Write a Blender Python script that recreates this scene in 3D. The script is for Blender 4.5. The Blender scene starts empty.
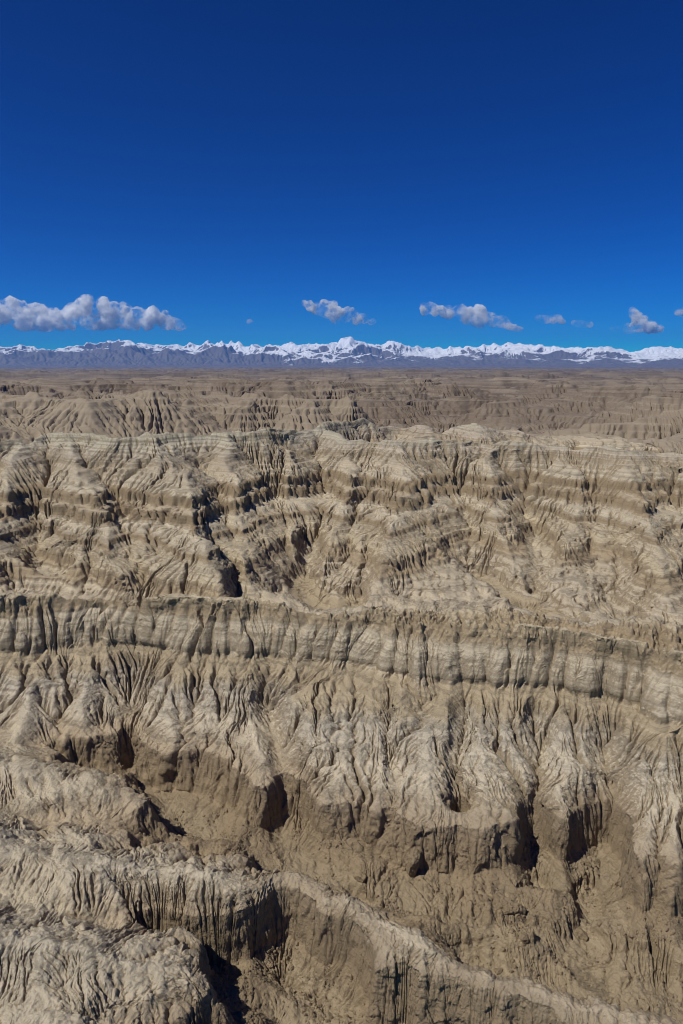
import bpy, math, time
import numpy as np
T0 = time.time()
def log(*a): print('[%.1fs]' % (time.time() - T0), *a, flush=True)

# ------------------------------------------------------------------ camera, sky, sun, exposure
W, HGT, FOC = 683, 1024, 683.0
HORIZON = 362.0
PITCH = math.atan((512 - HORIZON) / FOC)
SC = bpy.context.scene
COL = SC.collection
cam = bpy.data.cameras.new('camera')
cam.sensor_fit = 'VERTICAL'; cam.sensor_height = 36.0; cam.lens = 36.0 * FOC / HGT
cam.clip_start = 1.0; cam.clip_end = 300000.0
co = bpy.data.objects.new('camera', cam); COL.objects.link(co)
co.location = (0, 0, 0); co.rotation_euler = (math.pi / 2 - PITCH, 0, 0)
SC.camera = co

SUN_EL, SUN_AZ = math.radians(55), math.radians(-119)      # azimuth measured from +Y (view) towards +X
world = bpy.data.worlds.new('World'); SC.world = world; world.use_nodes = True
wn, wl = world.node_tree.nodes, world.node_tree.links
wn.clear()
sky = wn.new('ShaderNodeTexSky'); sky.sky_type = 'NISHITA'; sky.sun_disc = False
sky.sun_elevation = SUN_EL; sky.sun_rotation = SUN_AZ
sky.altitude = 4300; sky.air_density = 1.0; sky.dust_density = 0.15; sky.ozone_density = 3.0
hs = wn.new('ShaderNodeHueSaturation'); hs.inputs['Saturation'].default_value = 4.0
hs.inputs['Value'].default_value = 1.0; hs.inputs['Hue'].default_value = 0.518
bg = wn.new('ShaderNodeBackground'); bg.inputs['Strength'].default_value = 0.036
wo = wn.new('ShaderNodeOutputWorld')
gm = wn.new('ShaderNodeGamma'); gm.inputs['Gamma'].default_value = 1.4
wl.new(sky.outputs[0], gm.inputs['Color']); wl.new(gm.outputs[0], hs.inputs['Color']); wl.new(hs.outputs[0], bg.inputs['Color']); wl.new(bg.outputs[0], wo.inputs['Surface'])

sun = bpy.data.lights.new('sun', 'SUN'); sun.energy = 4.0; sun.angle = math.radians(0.53); sun.color = (1.0, 0.975, 0.90)
so = bpy.data.objects.new('sun', sun); COL.objects.link(so)
from mathutils import Vector
sdir = Vector((math.sin(SUN_AZ) * math.cos(SUN_EL), math.cos(SUN_AZ) * math.cos(SUN_EL), math.sin(SUN_EL)))
so.rotation_euler = sdir.to_track_quat('Z', 'Y').to_euler(); so.location = (0, 0, 500)

SC.view_settings.view_transform = 'Standard'; SC.view_settings.look = 'None'
SC.view_settings.gamma = 1.0; SC.view_settings.exposure = 0.1
SC.view_settings.use_curve_mapping = False
SC.cycles.use_denoising = True; SC.cycles.pixel_filter_type = 'BLACKMAN_HARRIS'; SC.cycles.filter_width = 1.0
SC.cycles.max_bounces = 24; SC.cycles.diffuse_bounces = 3; SC.cycles.volume_bounces = 24
SC.cycles.transparent_max_bounces = 16; SC.cycles.volume_step_rate = .25

# ------------------------------------------------------------------ numpy tools
rng = np.random.default_rng(7)
CP, SP = math.cos(PITCH), math.sin(PITCH)
def pix(px, py, z):
    """The point at height z (camera at 0) that the photograph shows at pixel (px, py)."""
    r = (px - W / 2) / FOC; u = (HGT / 2 - py) / FOC
    dx, dy, dz = r, CP + u * SP, -SP + u * CP
    k = z / dz
    return (dx * k, dy * k, z)

def hash2(ix, iy, seed):
    h = (ix.astype(np.uint32) * np.uint32(374761393)) ^ (iy.astype(np.uint32) * np.uint32(668265263)) ^ np.uint32((seed * 2246822519) & 0xffffffff)
    h ^= h >> np.uint32(15); h *= np.uint32(2246822519); h ^= h >> np.uint32(13); h *= np.uint32(3266489917); h ^= h >> np.uint32(16)
    return h
COSL = np.cos(np.arange(256) * 2 * np.pi / 256).astype(np.float32); SINL = np.sin(np.arange(256) * 2 * np.pi / 256).astype(np.float32)
def noise(x, y, seed=0):
    """2-D gradient noise, about -1..1."""
    x0 = np.floor(x); y0 = np.floor(y)
    fx = (x - x0).astype(np.float32); fy = (y - y0).astype(np.float32)
    ix = x0.astype(np.int64); iy = y0.astype(np.int64)
    u = fx * fx * fx * (fx * (fx * 6 - 15) + 10); v = fy * fy * fy * (fy * (fy * 6 - 15) + 10)
    def g(ox, oy):
        h = hash2(ix + ox, iy + oy, seed) & np.uint32(255)
        return COSL[h] * (fx - ox) + SINL[h] * (fy - oy)
    a = g(0, 0); b = g(1, 0); c = g(0, 1); d = g(1, 1)
    return (a + u * (b - a) + v * (c + u * (d - c) - a - u * (b - a))) * 1.5
def fbm(x, y, oct, seed=0, gain=0.5, lac=2.03):
    s = 0; a = 1.0
    for o in range(oct):
        s = s + a * noise(x, y, seed + o * 17); x = x * lac + 3.1; y = y * lac - 1.7; a *= gain
    return s
def ridged(x, y, oct, seed=0, gain=0.5):
    s = 0; a = 1.0; w = 1.0
    for o in range(oct):
        n = 1 - np.abs(noise(x, y, seed + o * 17)); n = n * n
        s = s + a * n * w; w = np.clip(n * 1.6, 0, 1); x = x * 2.07 + 5.2; y = y * 2.07 + 1.3; a *= gain
    return s
def noise3(x, y, z, seed=0):
    """cheap 3-D noise from blended 2-D slices"""
    z0 = np.floor(z); f = (z - z0).astype(np.float32); f = f * f * (3 - 2 * f)
    k = z0.astype(np.int64)
    ox = (k * 37.17) % 911.0; ox2 = ((k + 1) * 37.17) % 911.0
    return noise(x + ox, y - ox, seed) * (1 - f) + noise(x + ox2, y - ox2, seed) * f
def sstep(a, b, x):
    t = np.clip((x - a) / (b - a), 0, 1); return t * t * (3 - 2 * t)
def blur(a, n, axis):
    k = 2 * n + 1
    p = [(0, 0), (0, 0)]; p[axis] = (n + 1, n)
    c = np.cumsum(np.pad(a, p, mode='edge').astype(np.float64), axis=axis)
    if axis == 0: return ((c[k:] - c[:-k]) / k).astype(np.float32)
    return ((c[:, k:] - c[:, :-k]) / k).astype(np.float32)
def blur2(a, n):
    for _ in range(2): a = blur(blur(a, n, 0), n, 1)
    return a

def seg_dist(x, y, pts):
    """distance to a polyline of (x, y, z) points, the z at the foot point and the arc length there"""
    best = np.full(x.shape, 1e9, np.float32); zz = np.zeros(x.shape, np.float32); ss = np.zeros(x.shape, np.float32); s0 = 0.0
    for (ax, ay, az), (bx, by, bz) in zip(pts[:-1], pts[1:]):
        vx, vy = bx - ax, by - ay; L2 = vx * vx + vy * vy + 1e-9
        t = np.clip(((x - ax) * vx + (y - ay) * vy) / L2, 0, 1)
        d = np.hypot(x - ax - t * vx, y - ay - t * vy).astype(np.float32)
        m = d < best
        best = np.where(m, d, best); zz = np.where(m, az + t * (bz - az), zz); ss = np.where(m, s0 + t * math.sqrt(L2), ss)
        s0 += math.sqrt(L2)
    return best, zz, ss

# ------------------------------------------------------------------ the strata: zeta (soft profile) -> z (with cliffs and benches)
LAYERS = [  # (z at the top of the layer, steepening)  listed downwards
    (400, 1.0), (-75, 3.0), (-79, 1.0), (-93, 2.6), (-96, .9), (-112, 4.5), (-119, .9), (-123, 5.5), (-130, .8), (-138, 3.5), (-142, .9), (-149.6, 4.0), (-156, 1.9), (-171, 4.5), (-178, 1.0),
    (-187, 1.0), (-212, 8.0), (-233, .8), (-239, 4.0), (-243.5, .8), (-250, 3.5), (-253, .8), (-400, .8)]
zt = np.array([l[0] for l in LAYERS], float); st = np.array([l[1] for l in LAYERS], float)
zeta_k = np.zeros(len(zt))
for i in range(1, len(zt)): zeta_k[i] = zeta_k[i - 1] + (zt[i] - zt[i - 1]) / st[i - 1]
zeta_k += -150 - np.interp(150, -zt, zeta_k)                # zeta = z = -150 at the rim of the middle ridge
def to_z(zeta): return np.interp(-zeta, -zeta_k, zt).astype(np.float32)
def to_zeta(z): return float(np.interp(-z, -zt, zeta_k))
def line(*pp):
    out = []
    for p in pp:
        x, y, z = pix(*p); out.append((x, y, to_zeta(z)))
    return out

# ------------------------------------------------------------------ landform skeleton from the photograph
#  (region, crest line as (pixel x, pixel y, height), half width of the flat top, side slope in zeta)
def slope_of(py):
    u = (HGT / 2 - py) / FOC
    return (SP - u * CP) / (CP + u * SP)
def spur(x0, y0, z0, pts, grad):
    """a crest that leaves (x0, y0, z0) and sinks at grad towards the camera through the given pixels"""
    d0 = -z0 / slope_of(y0); out = [(x0, y0, z0)]
    for px, py in pts:
        m = slope_of(py); d = (-z0 + grad * d0) / (m + grad); out.append((px, py, -m * d))
    return line(*out)
RIDGES = [
  ('middle', line((-150, 604, -150), (0, 597, -150), (100, 592, -150), (180, 596, -150), (250, 602, -150), (320, 606, -150), (400, 616, -150), (470, 622, -150), (560, 630, -150), (640, 642, -150), (700, 656, -150), (860, 680, -150)), 6, .72),
  ('middle', line((380, 606, -150), (470, 610, -150), (560, 614, -150), (640, 622, -150), (760, 640, -150)), 7, .4),
  # apron spurs of the middle ridge
  *[('middle', spur(xa, yc + 80, -189, [(xm, yc + 120), (xf, yc + ln)], gr), 1.2, .60) for xa, yc, xm, xf, gr, ln in
    ((35, 594, 25, 0, .40, 172), (88, 592, 78, 55, .42, 165), (160, 596, 166, 178, .52, 172), (205, 598, 212, 225, .46, 172), (248, 601, 250, 258, .52, 172), (318, 606, 322, 318, .50, 172), (352, 610, 362, 368, .44, 178), (405, 615, 412, 416, .48, 180), (440, 619, 440, 436, .54, 180),
     (498, 625, 496, 502, .38, 200), (524, 628, 518, 515, .48, 195), (572, 633, 566, 572, .42, 190), (632, 641, 640, 642, .33, 236), (664, 647, 672, 676, .34, 240), (720, 658, 725, 728, .36, 240), (790, 668, 785, 775, .4, 230))],
  ('spur', line((-120, 735, -194), (0, 765, -201), (80, 785, -206), (150, 800, -209.5), (168, 808, -211.5)), 5, .42),
  ('spur', line((-140, 800, -193), (0, 842, -197), (80, 856, -199), (150, 868, -201), (240, 880, -204), (300, 890, -206), (350, 908, -208), (430, 953, -210), (520, 988, -210), (600, 1012, -210), (720, 1040, -210)), 1, .46),
  ('spur', line((-140, 905, -190), (0, 935, -195), (60, 946, -198), (110, 957, -201), (170, 976, -205), (215, 994, -211)), 1.5, .42),
  ('spur', line((-140, 990, -195), (0, 1010, -202), (90, 1040, -205), (160, 1090, -209)), 2, .42),
  ('spur', spur(60, 853, -198, [(100, 875), (125, 900)], .25), 1, .45),
  ('spur', spur(200, 875, -202.5, [(190, 895), (178, 925)], .3), 1, .45),
  # back ridge
  ('back', line((-260, 452, -80), (-80, 446, -78), (0, 441, -76), (60, 430, -71), (110, 436, -72), (150, 431, -69), (200, 429, -69), (260, 431, -72), (300, 425, -71), (350, 418, -70), (400, 406, -65)), 2, .86),
  ('back', line((330, 428, -76), (345, 438, -82), (410, 442, -83), (480, 440, -83), (560, 445, -86), (620, 451, -88), (700, 454, -88), (880, 462, -88)), 4, .86),
  ('back', line((400, 406, -65), (480, 416, -70), (560, 411, -70), (640, 407, -68), (720, 404, -67), (900, 404, -67)), 8, .6),
  ('back', spur(-60, 447, -78, [(-70, 500), (-90, 570)], .38), 1, .50),
  ('back', spur(20, 438, -74, [(15, 480), (-5, 530), (-10, 575)], .41), 1, .50),
  ('back', spur(68, 431, -71, [(80, 470), (98, 505), (104, 545), (122, 585)], .31), 2, .44),
  ('back', spur(150, 431, -69, [(172, 466), (186, 500), (200, 545), (220, 590)], .31), 2, .44),
  ('back', spur(150, 431, -69, [(145, 470), (142, 520), (160, 590)], .42), 1, .50),
  ('back', spur(225, 430, -70, [(232, 470), (240, 520), (262, 590)], .42), 1, .50),
  ('back', spur(285, 427, -71, [(292, 470), (296, 520), (290, 560)], .44), 1, .50),
  ('back', spur(345, 438, -82, [(350, 480), (338, 525), (318, 590)], .38), 1, .50),
  ('back', spur(398, 442, -83, [(402, 482), (390, 530), (362, 595)], .31), 2, .44),
  ('back', spur(398, 442, -83, [(425, 490), (440, 540), (455, 600)], .42), 1, .50),
  ('back', spur(490, 440, -83, [(492, 480), (500, 530), (512, 600)], .40), 1, .50),
  ('back', spur(560, 445, -86, [(580, 485), (570, 535), (552, 600)], .38), 1, .50),
  ('back', spur(620, 451, -88, [(640, 492), (655, 545), (672, 610)], .31), 2, .44),
  ('back', spur(720, 454, -88, [(740, 500), (760, 590)], .38), 1, .50),
  ('back', line((-60, 564, -151), (25, 561, -150.5), (70, 570, -152), (105, 584, -158)), 4, .45),
  *[('back', spur(x0, y0, z0, [(x1_, 422), (x2_, 437)], .3), 3, .45) for x0, y0, z0, x1_, x2_ in ((430, 410, -66.5, 428, 425), (480, 416, -70, 485, 488), (530, 413, -70, 525, 522), (585, 410, -69.5, 592, 598), (640, 407, -68, 640, 645), (690, 406, -67.5, 700, 705))],
  # scarps of the lower country behind it
  ('far', [(x, y, (z - 37.5) / 1.25) for x, y, z in (pix(*p) for p in ((-220, 389, -54), (-60, 386, -52), (45, 383, -50), (100, 387, -52), (190, 388, -53), (260, 394, -58), (350, 398, -63)))], 8, .8),
  *[('far', [(x, y, (z - 37.5) / 1.25) for x, y, z in (pix(xa, ya, za), pix(xb, 408, za - 32), pix(xc, 424, za - 62))], 5, .5) for xa, ya, za, xb, xc in
    ((-70, 390, -56, -75, -95), (0, 388, -55, -5, -15), (48, 387, -54, 52, 40), (85, 390, -55.5, 92, 88), (140, 391, -56, 150, 160), (190, 392, -57, 200, 215), (245, 397, -61, 262, 280), (310, 400, -64, 330, 345))],
  ('far', [(x, y, (z - 37.5) / 1.25) for x, y, z in (pix(*p) for p in ((180, 386, -92), (260, 383, -82), (350, 381, -78), (470, 380, -77), (560, 383, -85), (690, 386, -92), (860, 384, -88)))], 16, .7),
  *[('far', [(x, y, (z - 37.5) / 1.25) for x, y, z in (pix(xa, ya, za), pix(xb, 391, za - 38), pix(xb + 8, 400, za - 70))], 8, .42) for xa, ya, za, xb in
    ((262, 384, -82, 255), (310, 383, -80, 318), (352, 382, -78, 350), (400, 381.5, -78, 408), (450, 381, -77, 455), (520, 382.5, -81, 515), (580, 384.5, -86, 590), (640, 386, -90, 650))],
]
#  (channel as (pixel x, pixel y, height), width, depth) cut into the flanks
CHANNELS = [
  (line((105, 625, -165), (125, 665, -190), (133, 720, -198), (138, 755, -216), (150, 790, -232)), 9, 10),
  (line((262, 672, -190), (275, 730, -205), (288, 775, -214), (292, 850, -237)), 7, 9),
  (line((388, 700, -195), (392, 760, -204), (394, 830, -234)), 3.5, 4),
  (line((465, 700, -195), (462, 770, -205), (458, 845, -236)), 6, 8),
  (line((540, 710, -196), (532, 790, -206), (538, 880, -240)), 7, 9),
  (line((612, 720, -198), (607, 785, -204), (598, 830, -222), (585, 905, -242)), 8, 10),
  (line((70, 895, -204), (115, 920, -210), (145, 940, -224), (230, 985, -238)), 6, 8),
  (line((225, 905, -211), (262, 930, -220), (275, 960, -234), (330, 1010, -244)), 9, 10),
  (line((60, 690, -198), (75, 740, -204), (120, 768, -220)), 4, 5),
  (line((124, 722, -204), (136, 750, -207), (150, 785, -228), (185, 835, -238)), 9, 15),
  (line((278, 745, -204), (290, 788, -220), (292, 850, -238)), 6.5, 9),
  (line((530, 790, -206), (542, 850, -226), (550, 895, -242)), 6, 8),
  (line((455, 770, -205), (470, 820, -224), (462, 860, -240)), 5, 7),
  (line((600, 780, -203), (600, 835, -224), (590, 890, -242)), 6, 8),
  (line((240, 900, -211), (270, 925, -220), (285, 960, -236)), 10, 10),
  (line((130, 905, -209), (145, 930, -220), (160, 950, -232)), 7, 8),
  (line((400, 955, -214), (395, 975, -224), (400, 1010, -242)), 4, 6),
  *[(spur(x0, y0, z0, pts, .34), w, dep) for x0, y0, z0, pts, w, dep in (
    (462, 492, -112, [(491, 532), (531, 566), (565, 603)], 10, 8), (285, 465, -100, [(310, 508), (304, 560), (330, 597)], 10, 8), (92, 505, -115, [(86, 548), (118, 578), (140, 592)], 9, 8),
    (215, 500, -112, [(232, 545), (250, 590)], 8, 8), (375, 500, -120, [(372, 545), (345, 594)], 8, 8), (612, 490, -116, [(622, 540), (618, 607)], 9, 7), (25, 480, -108, [(40, 530), (60, 560)], 9, 9),
    (530, 480, -112, [(545, 530), (540, 570)], 7, 7))],
]
THALWEG = line((128, 772, -233), (150, 792, -235), (185, 838, -238), (250, 850, -241), (320, 880, -245), (430, 912, -249), (545, 935, -253), (610, 975, -257), (680, 1010, -261), (900, 1080, -269))
THALWEG2 = line((150, 945, -240), (230, 990, -247), (330, 1020, -254), (450, 1060, -259), (700, 1150, -266))
THALWEG3 = line((-200, 575, -170), (0, 588, -172), (140, 590, -173), (300, 597, -175), (480, 602, -172), (560, 606, -172), (700, 626, -174), (900, 650, -178))

CREST = sorted((p[0], p[1]) for p in RIDGES[0][1])
def in_front(x, y): return y < np.interp(x, [p[0] for p in CREST], [p[1] for p in CREST])
def base(x, y):
    """soft macro height (zeta) and the region each point belongs to"""
    r = np.hypot(x, y)
    wob = sstep(60, 300, r) * np.clip(r / 400, 0.4, 1.6)
    wx = x + 5.0 * wob * fbm(x / 38, y / 38, 3, 11); wy = y + 5.0 * wob * fbm(x / 38, y / 38, 3, 23)
    h = np.full(x.shape, -1e4, np.float32); reg = np.zeros(x.shape, np.int8)
    names = {'spur': 1, 'middle': 2, 'back': 3, 'far': 5}; hf_ = np.full(x.shape, -1e4, np.float32)
    for k, (nm, pts, wid, slope) in enumerate(RIDGES):
        d, z, s = seg_dist(wx, wy, pts)
        ph = rng_ph[k]
        v = z - slope * np.maximum(d - wid * (1 + .4 * np.sin(s / 23 + ph)), 0) - .06 * np.minimum(d, wid)
        v = v + .8 * np.sin(s / 17 + ph * 2) * (1 if nm != 'middle' else .3)
        if k == 0:   # rounded columns parted by clefts along the rim
            sw = s + 5 * noise(x / 31, y / 31, 401)
            col_ = np.abs(np.sin(sw * np.pi / 11.5)) ** .45; col2 = np.abs(np.sin(sw * np.pi / 47 + 1.0)) ** .3
            v = v - (1.6 * (1 - col_) + 2.5 * (1 - col2)) * sstep(3, 9, d) * (1 - sstep(24, 60, d))
        if nm == 'far': hf_ = np.maximum(hf_, v); continue
        m = v > h
        reg = np.where(m, names[nm], reg); h = np.maximum(h, v)
    # valley floors
    d1, z1, _ = seg_dist(wx, wy, THALWEG); f1 = z1 + .42 * np.minimum(d1, 60) - .02 * d1
    d2, z2, _ = seg_dist(wx, wy, THALWEG2); f2 = z2 + .45 * np.minimum(d2, 60)
    d3, z3, _ = seg_dist(wx, wy, THALWEG3); f3 = z3 + .05 * np.minimum(d3, 200)
    fr_ = in_front(x, y)
    fl = np.where(fr_, np.minimum(np.minimum(f1, f2), to_zeta(-231)), f3)
    m = fl > h
    reg = np.where(m & fr_, 4, np.where(m, 3, reg)); h = np.maximum(h, fl)
    h = h + np.where(m & fr_, 2.6 * fbm(x / 19, y / 19, 3, 451) + 1.4 * np.abs(noise(x / 7, y / 7, 452)), 0)
    for pts, w, dep in CHANNELS:
        d, z, s = seg_dist(wx, wy, pts)
        h = h - dep * np.exp(-(d / w) ** 2) * sstep(0, 25, s)
    h = np.where(fr_, np.maximum(h, np.minimum(np.minimum(f1, f2), to_zeta(-231))), h)
    nz = sstep(4, 14, np.abs(h + 150)) * .6 + .4
    h = h + nz * (1.8 * fbm(x / 34, y / 34, 2, 411) + 1.5 * fbm(x / 13, y / 13, 2, 421) * (1 - .6 * sstep(430, 520, r)) + 3.5 * sstep(480, 620, r) * fbm(x / 62, y / 62, 2, 431))
    # country beyond the back ridge: canyons and long scarps sinking slowly towards the plain
    top = np.interp(r, [900, 1500, 2200, 4000, 8000, 20000, 56000], [-76, -80, -84, -112, -165, -255, -345])
    amp = np.interp(r, [900, 1500, 3000, 8000, 20000, 56000], [70, 75, 85, 105, 110, 60])
    sx = np.interp(r, [900, 3000, 10000, 50000], [520, 800, 1500, 4500])
    n1 = ridged(x / 1150 + .35, y / 620 + .2, 3, 51); n2 = fbm(x / 3300, y / 1900, 3, 61)
    n3 = ridged(x / 4200, y / 2300, 3, 71)
    k = sstep(3500, 7000, r)
    cn = np.clip((n1 * (1 - k) + n3 * k) * 1.0 + .25 * n2, 0, 1.35) / 1.35
    far = top - amp * (1 - sstep(.02, 1.02, cn)) * 1.15 + 42 * (ridged(x / 330, y / 260, 2, 81) - .8) * (1 - sstep(5000, 9000, r)) + 10 + 95 * (ridged(x / 1300, y / 800, 3, 87) - .95) * sstep(5000, 9000, r) * (1 - sstep(30000, 50000, r))
    far_zeta = (far - 37.5) / 1.25
    blend = sstep(860, 1150, r + 90 * fbm(x / 210, y / 210, 2, 5))
    back_tail = np.maximum(h, np.float32(to_zeta(-165)))
    hh = h * (1 - blend) + np.maximum(far_zeta, h * .0 - 1e4) * blend
    hh = np.where(blend > 0, np.maximum(hh, h * (1 - sstep(900, 1250, r)) + -400 * sstep(900, 1250, r)), hh)
    hh = np.where(r > 1000, np.maximum(hh, hf_ + 6 * fbm(x / 90, y / 90, 2, 441)), hh)
    reg = np.where((blend > .5) & (r > 900), 5, reg)
    return hh.astype(np.float32), reg
rng_ph = rng.uniform(0, 6.28, len(RIDGES))

# ------------------------------------------------------------------ stream erosion on a grid whose cells grow with distance
DIRS = [(-1, 0), (1, 0), (0, -1), (0, 1), (-1, -1), (-1, 1), (1, -1), (1, 1)]
def erode(h, cell, iters, K, m, diff, seed=1, talus=None):
    """h (rows x cols) heights, cell (rows,) cell size: implicit stream-power incision plus creep"""
    nr, nc = h.shape; N = nr * nc
    ids = np.arange(N, dtype=np.int32).reshape(nr, nc)
    g = np.random.default_rng(seed)
    c2 = np.broadcast_to(cell[:, None], (nr, nc)).astype(np.float32)
    inner = np.zeros((nr, nc), bool); inner[1:-1, 1:-1] = True
    jit = [g.uniform(.8, 1.2, (nr, nc)).astype(np.float32) / (1.41421 if a and b else 1) for a, b in DIRS]
    A = None
    for it in range(iters):
        best = np.zeros((nr, nc), np.float32); rec = ids.copy(); dl = np.ones((nr, nc), np.float32)
        lo = np.full((nr, nc), 1e9, np.float32)
        for (a, b), j in zip(DIRS, jit):
            hn = h[1 + a:nr - 1 + a, 1 + b:nc - 1 + b]; hc = h[1:-1, 1:-1]
            s = (hc - hn) * j[1:-1, 1:-1]
            w = s > best[1:-1, 1:-1]
            best[1:-1, 1:-1][w] = s[w]
            rec[1:-1, 1:-1][w] = (ids[1:-1, 1:-1] + (a * nc + b))[w]
            if a and b: dl[1:-1, 1:-1][w] = 1.41421
            else: dl[1:-1, 1:-1][w] = 1.0
            np.minimum(lo[1:-1, 1:-1], hn, out=lo[1:-1, 1:-1])
        pit = inner & (rec == ids)
        rf = rec.ravel()
        d = (rf != ids.ravel()).astype(np.int32); rr = rf.copy()
        while True:
            dd = d + d[rr]; rr = rr[rr]
            if np.array_equal(dd, d): break
            d = dd
        order = np.argsort(d.astype(np.int16), kind='stable')
        md = int(d.max()); bnd = np.searchsorted(d[order], np.arange(md + 2))
        ro = rf[order]
        A = (c2 * c2).ravel().copy()
        for l in range(md, 0, -1):
            s, e = bnd[l], bnd[l + 1]
            np.add.at(A, ro[s:e], A[order[s:e]])
        F = (K * A ** m / (c2.ravel() * dl.ravel())).astype(np.float32)[order]
        hf = h.ravel()
        for l in range(1, md + 1):
            s, e = bnd[l], bnd[l + 1]; o = order[s:e]; f = F[s:e]
            hf[o] = (hf[o] + f * hf[ro[s:e]]) / (1 + f)
        h = hf.reshape(nr, nc)
        h[pit] = lo[pit] + .02 * c2[pit]
        if not np.isscalar(diff) or diff:
            lap = h[:-2, 1:-1] + h[2:, 1:-1] + h[1:-1, :-2] + h[1:-1, 2:] - 4 * h[1:-1, 1:-1]
            h[1:-1, 1:-1] += (diff if np.isscalar(diff) else diff[1:-1, None]) * lap
    return h, A.reshape(nr, nc)
def up2(a, nr, nc):
    """bilinear resample to (nr, nc)"""
    r = np.linspace(0, a.shape[0] - 1, nr); c = np.linspace(0, a.shape[1] - 1, nc)
    r0 = np.minimum(r.astype(int), a.shape[0] - 2); c0 = np.minimum(c.astype(int), a.shape[1] - 2)
    fr = (r - r0)[:, None].astype(np.float32); fc = (c - c0)[None].astype(np.float32)
    t = a[r0] * (1 - fr) + a[r0 + 1] * fr
    return t[:, c0] * (1 - fc) + t[:, c0 + 1] * fc

AZ = 0.675; R0, R1 = 160.0, 6500.0
LR = math.log(R1 / R0)
def warp(u, v):
    """grid coordinates (angle, log distance) -> the place on the ground; a smooth wander, so that no stream can follow the grid"""
    du = .030 * noise(u / .11, v / .11, 601) + .010 * noise(u / .042, v / .042, 602)
    dv = .030 * noise(u / .11, v / .11, 603) + .010 * noise(u / .042, v / .042, 604)
    fade = 1 - sstep(LR - .35, LR - .02, v)
    a = u + du * fade; r = R0 * np.exp(v + dv * fade)
    return (r * np.sin(a)).astype(np.float32), (r * np.cos(a)).astype(np.float32)
def grid(step):
    na = int(round(2 * AZ / step)) + 1; nr = int(round(LR / step)) + 1
    u = np.linspace(-AZ, AZ, na); v = np.linspace(0, LR, nr)
    return u, R0 * np.exp(v), *warp(np.broadcast_to(u[None], (nr, na)), np.broadcast_to(v[:, None], (nr, na)))
S = 0.0026
a4, r4, x4, y4 = grid(S * 4)
h4, reg4 = base(x4, y4)
h4 = h4 + (r4[:, None] * S * 4 * .35 * fbm(x4 / 9, y4 / 9, 2, 91)).astype(np.float32)
h4, _ = erode(h4, r4 * S * 4, 20, .008, .5, .02, 1)
log('coarse erosion', h4.shape)
a2, r2, x2, y2 = grid(S * 2)
b2, reg2 = base(x2, y2)
h4u = up2(h4, *x2.shape)
h2 = b2 * .6 + h4u * .4 + (r2[:, None] * S * 2 * .30 * noise(x2 / (r2[:, None] * .02), y2 / (r2[:, None] * .02), 92)).astype(np.float32)
h2, _ = erode(h2, r2 * S * 2, 22, .018, .5, .03, 2)
keep = np.where(r2 < 1000, .36, .8)[:, None].astype(np.float32)
h2 = b2 + keep * (h2 - b2)
log('medium erosion', h2.shape)
a1, r1, x1, y1 = grid(S)
b1, reg1 = base(x1, y1)
h1 = up2(h2, *x1.shape) + (r1[:, None] * S * (1.0 * np.where(r1[:, None] < 470, 1, .6) * noise(x1 / (r1[:, None] * S * 7), y1 / (r1[:, None] * S * 7), 94) + rng.normal(0, .3, x1.shape))).astype(np.float32)
h1, A1 = erode(h1, r1 * S, 9, .025, .5, .03, 3)
log('fine erosion', h1.shape)
# keep the large shapes where the photograph has them
corr = blur2(b1 - h1, 14)
h1 = h1 + corr * .8
# a finer grid for the near half
log('corrected')
SF = S / 2; KN = int(math.log(2600 / R0) / S) + 1
nf, cfn = 2 * KN - 1, 2 * len(a1) - 1
hfine = up2(h1[:KN], nf, cfn); rF = R0 * np.exp(np.arange(nf) * SF); aF = np.linspace(-AZ, AZ, cfn)
xF, yF = warp(np.broadcast_to(aF[None], (nf, cfn)), np.broadcast_to(np.log(rF / R0)[:, None], (nf, cfn)))
hfine = hfine + (rF[:, None] * SF * (1.5 * np.where(rF[:, None] < 470, 1, .6) * noise(xF / (rF[:, None] * SF * 9), yF / (rF[:, None] * SF * 9), 93) + rng.normal(0, .3, xF.shape))).astype(np.float32)
hfine, AF = erode(hfine, rF * SF, 16, .055, .5, np.where(rF < 470, .035, .02).astype(np.float32), 4)
cF = (rF[:, None] * SF).astype(np.float32)
hfine = hfine - (np.where(rF < 470, .5, .8)[:, None] * cF * np.clip(np.log2(AF / (cF * cF * 16)), 0, 3.0)).astype(np.float32)
log('near erosion', hfine.shape)

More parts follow.
